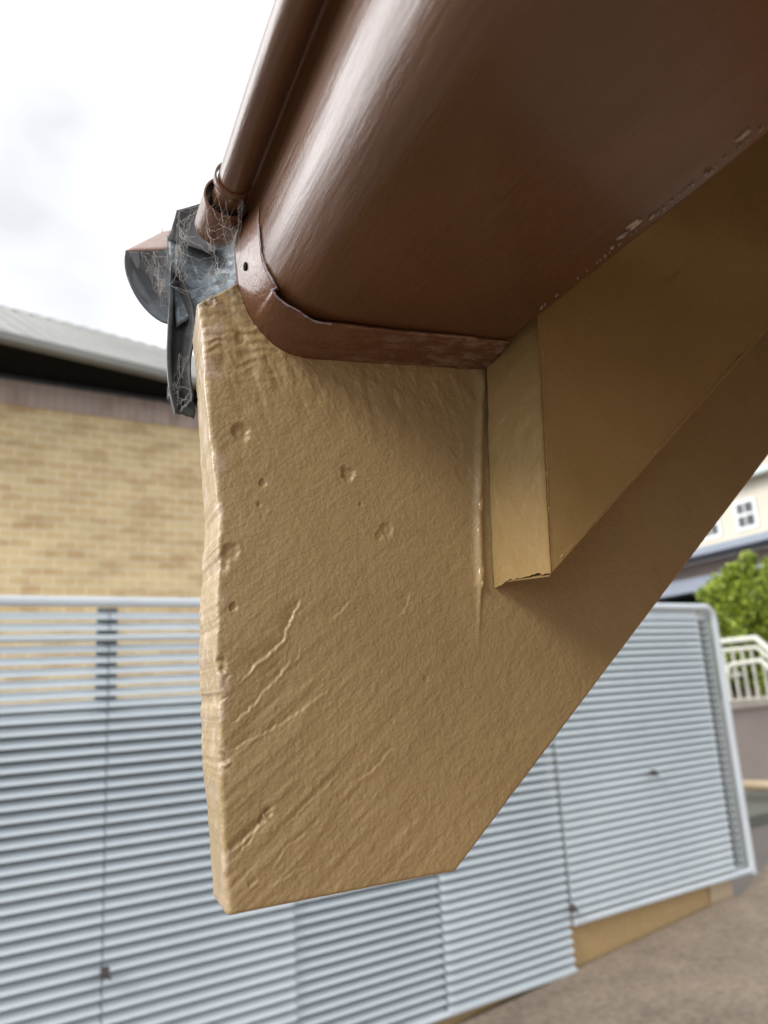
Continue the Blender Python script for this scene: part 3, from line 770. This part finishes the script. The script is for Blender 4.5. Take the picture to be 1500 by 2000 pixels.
# ================================================================ background (fence coordinates: s along, d away, z up)
D0 = 3.574; ZB = H
def blades(mb, s0, s1, z0, z1, pitch=.0478, d=D0, off=0.0, tilt=39):
    """inclined oval blades: outer edge low, inner edge high"""
    prof = []
    for k in range(14):
        q = 2 * math.pi * k / 14
        prof.append((.0285 * math.cos(q), .0050 * math.sin(q)))
    a = math.radians(tilt); ca, sa = math.cos(a), math.sin(a)
    z = z1 + off
    while z > z0:
        poly = [(d + .022 + u * ca - w * sa * 1., ZB + z + u * sa + w * ca) for u, w in prof]
        mb.prism(poly, s0, s1, 'x', True)
        z -= pitch
fb_ = Frame('louvred_fence', (0.2, D0, 0.0), WALL)
edges = [(-.6, -.07), (-.064, .828), (.834, 1.694), (1.70, 2.540), (2.546, 3.452)]
for i, (a, b) in enumerate(edges):
    mb = MB(); blades(mb, a, b, -1.62, .40, d=D0 + (.012 if i == 3 else 0), off=(.006 if i == 4 else 0), tilt=(31 if i == 3 else 39))
    fb_.part(mb, 'louvre_blades', M_louv)
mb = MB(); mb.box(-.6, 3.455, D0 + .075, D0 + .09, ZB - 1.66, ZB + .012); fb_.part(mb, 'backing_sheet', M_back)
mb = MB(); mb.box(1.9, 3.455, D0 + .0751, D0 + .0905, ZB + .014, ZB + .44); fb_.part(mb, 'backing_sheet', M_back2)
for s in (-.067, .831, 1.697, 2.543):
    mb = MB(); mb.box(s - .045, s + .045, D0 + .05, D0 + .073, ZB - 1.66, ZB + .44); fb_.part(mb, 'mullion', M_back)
mb = MB(); mb.prism([(D0 - .012 + .03 * (1 - math.cos(q)) , 0) for q in (0,)] or [], 0, 0) if False else None
def round_bar(s0, s1, zc, hh, dd, d):
    m = MB(); poly = []
    for k in range(24):
        q = 2 * math.pi * k / 24; cx, cz = math.cos(q), math.sin(q)
        poly.append((d + dd * math.copysign(abs(cx) ** .6, cx), ZB + zc + hh * math.copysign(abs(cz) ** .6, cz)))
    m.prism(poly, s0, s1, 'x', True); return m
fb_.part(round_bar(-.6, 3.455, .462, .021, .024, D0 + .01), 'top_rail', M_frame)
fb_.part(round_bar(-.6, 3.455, .300, .013, .02, D0 + .008), 'middle_rail', M_louv)
fb_.part(round_bar(2.0, 3.462, -1.625, .012, .02, D0 + .02), 'bottom_rail', M_frame)
def latch(fr, s, z, k=1.0):
    mb = MB(); mb.box(s - .016 * k, s + .016 * k, D0 - .028, D0 - .012, ZB + z - .020, ZB + z + .020)
    mb.tube([(s, D0 - .029, ZB + z), (s, D0 - .046, ZB + z)], .012, 10)
    mb.tube([(s, D0 - .042, ZB + z + .004), (s + .018, D0 - .043, ZB + z - .022)], .006, 8)
    fr.part(mb, 'latch', M_steel)
latch(fb_, .835, -1.045); latch(fb_, 3.45, -1.29)
tag(fb_.root, 'long pale blue grey louvred fence in front of the blond brick wall', 'fence')

fr_ = Frame('louvred_fence', (3.5, D0, 0.0), WALL)
for a, b in ((3.478, 4.300), (4.303, 5.045)):
    mb = MB(); blades(mb, a, b, -1.355, .40, tilt=50); fr_.part(mb, 'louvre_blades', M_louv)
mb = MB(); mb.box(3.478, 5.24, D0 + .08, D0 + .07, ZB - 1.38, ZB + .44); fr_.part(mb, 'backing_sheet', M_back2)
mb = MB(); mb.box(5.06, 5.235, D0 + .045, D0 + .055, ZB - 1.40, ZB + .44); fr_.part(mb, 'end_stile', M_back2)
mb = MB()
z = .36
while z > -1.35:
    poly = [(.030 * math.cos(2 * math.pi * k / 12), .017 * math.sin(2 * math.pi * k / 12)) for k in range(12)]
    mb.prism([(5.115 + u * .9, ZB + z + w) for u, w in poly], D0 + .0, D0 + .044, 'y', True); z -= .0478
fr_.part(mb, 'blade_ends', M_back)
# frame: top tube, rounded corner, end tube, bottom tube
pts = [(3.478, D0 + .01, ZB + .465), (4.4, D0 + .01, ZB + .465), (5.14, D0 + .01, ZB + .465)]
for k in range(1, 9):
    q = math.pi / 2 * (1 - k / 8); pts.append((5.14 + .10 * math.cos(q), D0 + .01, ZB + .365 + .10 * math.sin(q)))
pts += [(5.24, D0 + .01, ZB - .5), (5.24, D0 + .01, ZB - 1.402)]
mb = MB(); mb.tube(pts, .026, 14); fr_.part(mb, 'frame_tube', M_frame)
fr_.part(round_bar(3.478, 5.22, -1.378, .018, .022, D0 + .012), 'bottom_rail', M_frame)
latch(fr_, 4.30, -.63, 1.0)
tag(fr_.root, 'shorter stepped louvred fence with a rounded top corner standing on the tan plinth', 'fence')

# plinth under the stepped fence
fp_ = Frame('plinth', (4.2, D0 + .1, 0.0), WALL)
mb = MB(); mb.box(3.30, 5.00, D0 + .05, D0 + .30, ZB - 1.95, ZB - 1.400); fp_.part(mb, 'wall', M_plinth)
mb = MB(); mb.box(4.78, 5.02, D0 + .035, D0 + .049, ZB - 1.95, ZB - 1.404); fp_.part(mb, 'end_pier', M_pipe)
tag(fp_.root, 'low tan painted wall beneath the stepped louvred fence', 'wall')
fp2 = MB(); fp2.box(-.6, 3.28, D0 + .06, D0 + .3, 0 - .4, ZB - 1.60 - .06)
o = fp2.build('plinth', M_plinth, None, (0, 0, 0), WALL); tag(o, 'dark low kerb wall under the long louvred fence', 'wall')

# ground
mb = MB(); mb.box(-400, 400, -400, 400, -.5, -.30)
o = mb.build('ground', M_asph); tag(o, kind='structure')
def pz(s): return ZB - 1.622 + .078 * (s - 3.47)
mb = MB()
outline = [(-6, -8), (-6, D0 + .08), (4.9, D0 + .02), (5.02, D0 - .02), (6.6, D0 + .50), (9.5, D0 - .4), (9.5, -8)]
top = [(s, d, pz(s)) for s, d in outline]
n = len(top); vs = top + [(s, d, z - .35) for s, d, z in top]
mb.add(vs, [tuple(range(n)), tuple(range(n, 2 * n))[::-1]] + [(i, (i + 1) % n, n + (i + 1) % n, n + i) for i in range(n)])
o = mb.build('path', M_conc, None, (0, 0, 0), WALL); tag(o, kind='structure')

# ---------------------------------------------------------------- brick building
DB = 7.5
fbk = Frame('brick_building', (0, DB, -.3), WALL)
mb = MB(); mb.box(-.6, 8.2, DB, DB + .25, -.3, ZB + 2.80); fbk.part(mb, 'wall', M_brick)
mb = MB(); mb.box(-.6, 8.2, DB - .012, DB + .25, ZB + 2.804, ZB + 3.045); fbk.part(mb, 'soldier_course', M_sold)
mb = MB(); mb.box(-.6, 8.2, DB - .03, DB + .25, ZB + 3.048, ZB + 3.085); fbk.part(mb, 'sill_flashing', M_galvd)
mb = MB(); mb.box(-.6, 8.2, DB + .5, DB + .6, ZB + 2.95, ZB + 3.50); fbk.part(mb, 'clerestory_recess', M_gap)  # black sheet standing in for the shade in the open eave
for s in np.arange(-.4, 8, 1.05):
    mb = MB(); mb.box(s, s + .09, DB + .12, DB + .22, ZB + 3.09, ZB + 3.45); fbk.part(mb, 'clerestory_post', M_gap)
# roof: eave and upper edge lines from the slightly skewed eave
e0, e1 = np.array([.62, 6.80]), np.array([2.15, 7.04]); ed = unit(e1 - e0)
en = np.array([-ed[1], ed[0]])
R0 = MB(); rows = []
cnt = 0
for u in np.arange(-1.5, 7.0, .0475):
    row = []
    ph = (cnt % 4); hgt = .075 if ph in (0, 1) else 0.0
    for w_ in (0, 1.2, 2.42):
        p = e0 + ed * u + en * w_
        row.append((p[0], p[1], ZB + 3.13 + .62 * w_ + hgt))
    rows.append(row); cnt += 1
R0.sheet(rows, .002, False); fbk.part(R0, 'roof', M_roof)
mb = MB(); 
def eave_box(mb, u0, u1, w0, w1, z0, z1):
    c = [(e0 + ed * u + en * w_) for u in (u0, u1) for w_ in (w0, w1)]
    v = [(p[0], p[1], z) for p in c for z in (ZB + z0, ZB + z1)]
    mb.add(v, [(0, 1, 3, 2), (4, 6, 7, 5), (0, 4, 5, 1), (2, 3, 7, 6), (0, 2, 6, 4), (1, 5, 7, 3)])
eave_box(mb, -1.5, 7, -.11, -.002, 3.085, 3.155); fbk.part(mb, 'roof_gutter', M_roof)
mb = MB(); eave_box(mb, -1.5, 7, .0, .95, 3.09, 3.11); fbk.part(mb, 'soffit', M_gap)
mb = MB(); eave_box(mb, -1.5, 7, 2.40, 2.52, 4.60, 4.68); fbk.part(mb, 'ridge_cap', M_roof)
tag(fbk.root, 'blond brick building with pinkish soldier course and pale corrugated roof', 'building')

# ---------------------------------------------------------------- distant right: retaining wall, railing, pipe rail
def px(x, y, dep):
    d = ray(x, y) / 1500.0; p = d * dep; return np.array([p[0], p[1], p[2] + H])
fw = Frame('retaining_wall', (10.4, 7.5, -.3), WALL)
mb = MB(); mb.box(9.0, 17, 7.5, 7.8, -.3, ZB - .60); fw.part(mb, 'wall', M_ret)
mb = MB(); mb.box(8.98, 17, 7.44, 7.86, ZB - .596, ZB - .47); fw.part(mb, 'cap', M_cap)
tag(fw.root, 'pinkish grey retaining wall with pale cap beyond the fence', 'wall')
mb = MB(); mb.tube([px(1440, 1532, 11.0), px(1520, 1535, 10.6)], .07, 10)
c = np.mean(np.array(mb.v), axis=0); mb.v = [tuple(np.array(p) - c) for p in mb.v]
tag(mb.build('pipe', M_pipe, None, tuple(c)), 'tan pipe running low across the retaining wall', 'pipe')
mb = MB(); mb.prism([(9.0, 6.3), (17, 6.3), (17, 7.42), (9.0, 7.42)], -.298, -.17, 'z')
o = mb.build('kerb', mottled('grey_green_kerb', (.10, .105, .09), (.15, .155, .13)), None, (0, 0, 0), WALL); tag(o, kind='structure')

frl = Frame('stair_railing', tuple(px(1460, 1365, 11.8)))
a, b, c_ = px(1405, 1254, 12.2), px(1476, 1246, 11.7), px(1540, 1300, 11.0)
def off(p, z): return p + np.array([0, 0, z])
mb = MB(); mb.tube([a, b, c_], .048, 8); frl.part(mb, 'top_rail', M_rail)
mb = MB(); mb.tube([off(a, -.14), off(b, -.14), off(c_, -.14)], .035, 8); frl.part(mb, 'second_rail', M_rail)
h1 = [px(1425, 1300, 11.6), px(1445, 1296, 11.5), px(1485, 1290, 11.3), px(1497, 1298, 11.2), px(1520, 1325, 11.0)]
mb = MB(); mb.tube(h1, .038, 10); frl.part(mb, 'handrail', M_rail)
h2 = [px(1425, 1300, 11.6), px(1423, 1312, 11.6), px(1430, 1321, 11.6), px(1448, 1317, 11.6)]
mb = MB(); mb.tube(smooth_path(h2, 5), .034, 8); frl.part(mb, 'handrail_return', M_rail)
mb = MB()
for k in range(7):
    t = on_seg(a, b, (k + .3) / 4.) if k < 4 else on_seg(b, c_, (k - 3.6) / 3.)
    frl.part(MB().tube([off(t, -.15), np.array([t[0], t[1], ZB - .47])], .022, 8), 'baluster', M_rail)
tag(frl.root, 'cream painted metal stair railing on the retaining wall in front of the bush', 'railing')

# ---------------------------------------------------------------- bush
def bush(base, centres, seed):
    rs = np.random.RandomState(seed); fr = Frame('bush', tuple(base))
    vs = []; fs = []
    for (c, r, n) in centres:
        c = np.array(c); n = int(n * 2.2)
        th = rs.rand(n) * 2 * math.pi; ph = np.arccos(rs.rand(n) * 2 - 1); rad = r * rs.rand(n) ** .35
        rad *= 1 + .25 * np.sin(5 * th) * np.sin(4 * ph)
        p = c + np.stack([rad * np.sin(ph) * np.cos(th), rad * np.sin(ph) * np.sin(th), rad * np.cos(ph)], -1)
        for q in p:
            a = unit(rs.randn(3)); b = unit(np.cross(a, rs.randn(3))); l = .03 + .035 * rs.rand(); w = l * .42
            k = len(vs); vs += [q - a * l, q + b * w, q + a * l, q - b * w]; fs.append((k, k + 1, k + 2, k + 3))
    mb = MB().add(vs, fs); fr.part(mb, 'foliage', M_leaf, recalc=False)
    mb = MB(); b0 = np.array(base)
    for (c, r, n) in centres: mb.tube([b0, (b0 + np.array(c)) / 2 + rs.randn(3) * .1, np.array(c)], [.09, .05, .02], 7)
    fr.part(mb, 'trunk', M_bark); return fr.root
cs = [(px(1450, 1180, 14.5), .60, 5200), (px(1500, 1190, 14.2), .72, 5200), (px(1415, 1170, 14.4), .42, 2600), (px(1452, 1125, 14.5), .26, 800), (px(1430, 1215, 14.2), .5, 2600), (px(1490, 1250, 14.2), .55, 3000),
      (px(1462, 1095, 14.6), .16, 260), (px(1432, 1118, 14.4), .17, 260), (px(1530, 1140, 14.4), .5, 2400), (px(1440, 1265, 14.2), .4, 1500), (px(1400, 1290, 14.2), .4, 1500), (px(1490, 1310, 14.2), .4, 1500)]
bb = px(1465, 1330, 14.3); bb[2] = -.3
tag(bush(bb, cs, 3), 'bright yellow green bush behind the cream railing', 'bush')

# ---------------------------------------------------------------- the far house (its wall runs along Y at x = 20)
XH = 20.0
fh = Frame('house', (XH, 17, -.3))
def hb(y0, y1, z0, z1, x0=0., x1=.3): return MB().box(XH + x0, XH + x1, y0, y1, ZB + z0, ZB + z1)
fh.part(hb(8, 26, 3.99, 5.80, 0, .3), 'wall', M_cream)
fh.part(hb(8, 26, 3.86, 3.985, -.12, .3), 'sill_moulding', M_cream)
fh.part(hb(8, 26, 5.72, 5.90, -.45, -.30), 'roof_gutter', M_green)
mb = MB(); mb.add([(XH - .32, 8, ZB + 5.86), (XH - .32, 26, ZB + 5.86), (XH + 4, 26, ZB + 8.4), (XH + 4, 8, ZB + 8.4)] + [(XH - .32, 8, ZB + 5.80), (XH - .32, 26, ZB + 5.80), (XH + 4, 26, ZB + 8.34), (XH + 4, 8, ZB + 8.34)],
                  [(0, 1, 2, 3), (7, 6, 5, 4), (0, 4, 5, 1), (1, 5, 6, 2), (2, 6, 7, 3), (3, 7, 4, 0)]); fh.part(mb, 'roof', M_tile)
fh.part(hb(8, 26, 3.62, 3.855, -.9, .3), 'verandah_fascia', M_blue)
fh.part(hb(8, 26, 3.05, 3.615, .3, .6), 'lower_wall', M_rend)
fh.part(hb(8, 26, 2.60, 3.045, -.2, .6), 'awning', M_blue)
fh.part(hb(8, 26, -1.95, 2.595, .5, 1.4), 'ground_floor', M_gap)
def window(y0, y1, z0, z1):
    f = fh.part(hb(y0 - .12, y1 + .12, z0 - .12, z1 + .12, -.04, -.003), 'window', M_white)
    fh.part(hb(y0, y1, z0, z1, -.05, -.043), 'pane', M_glass, f)
    mb = MB(); ym, zm = (y0 + y1) / 2, (z0 + z1) / 2
    mb.box(XH - .062, XH - .051, ym - .022, ym + .022, ZB + z0, ZB + z1)
    mb.box(XH - .064, XH - .0515, y0, y1, ZB + zm - .045, ZB + zm + .045)
    fh.part(mb, 'glazing_bars', M_white, f)
window(16.58, 17.18, 4.33, 5.05); window(18.02, 18.62, 4.33, 5.05); window(15.1, 15.7, 4.33, 5.05)
tag(fh.root, 'cream upper storey of a house with white paned windows and blue grey verandah fascia', 'house')
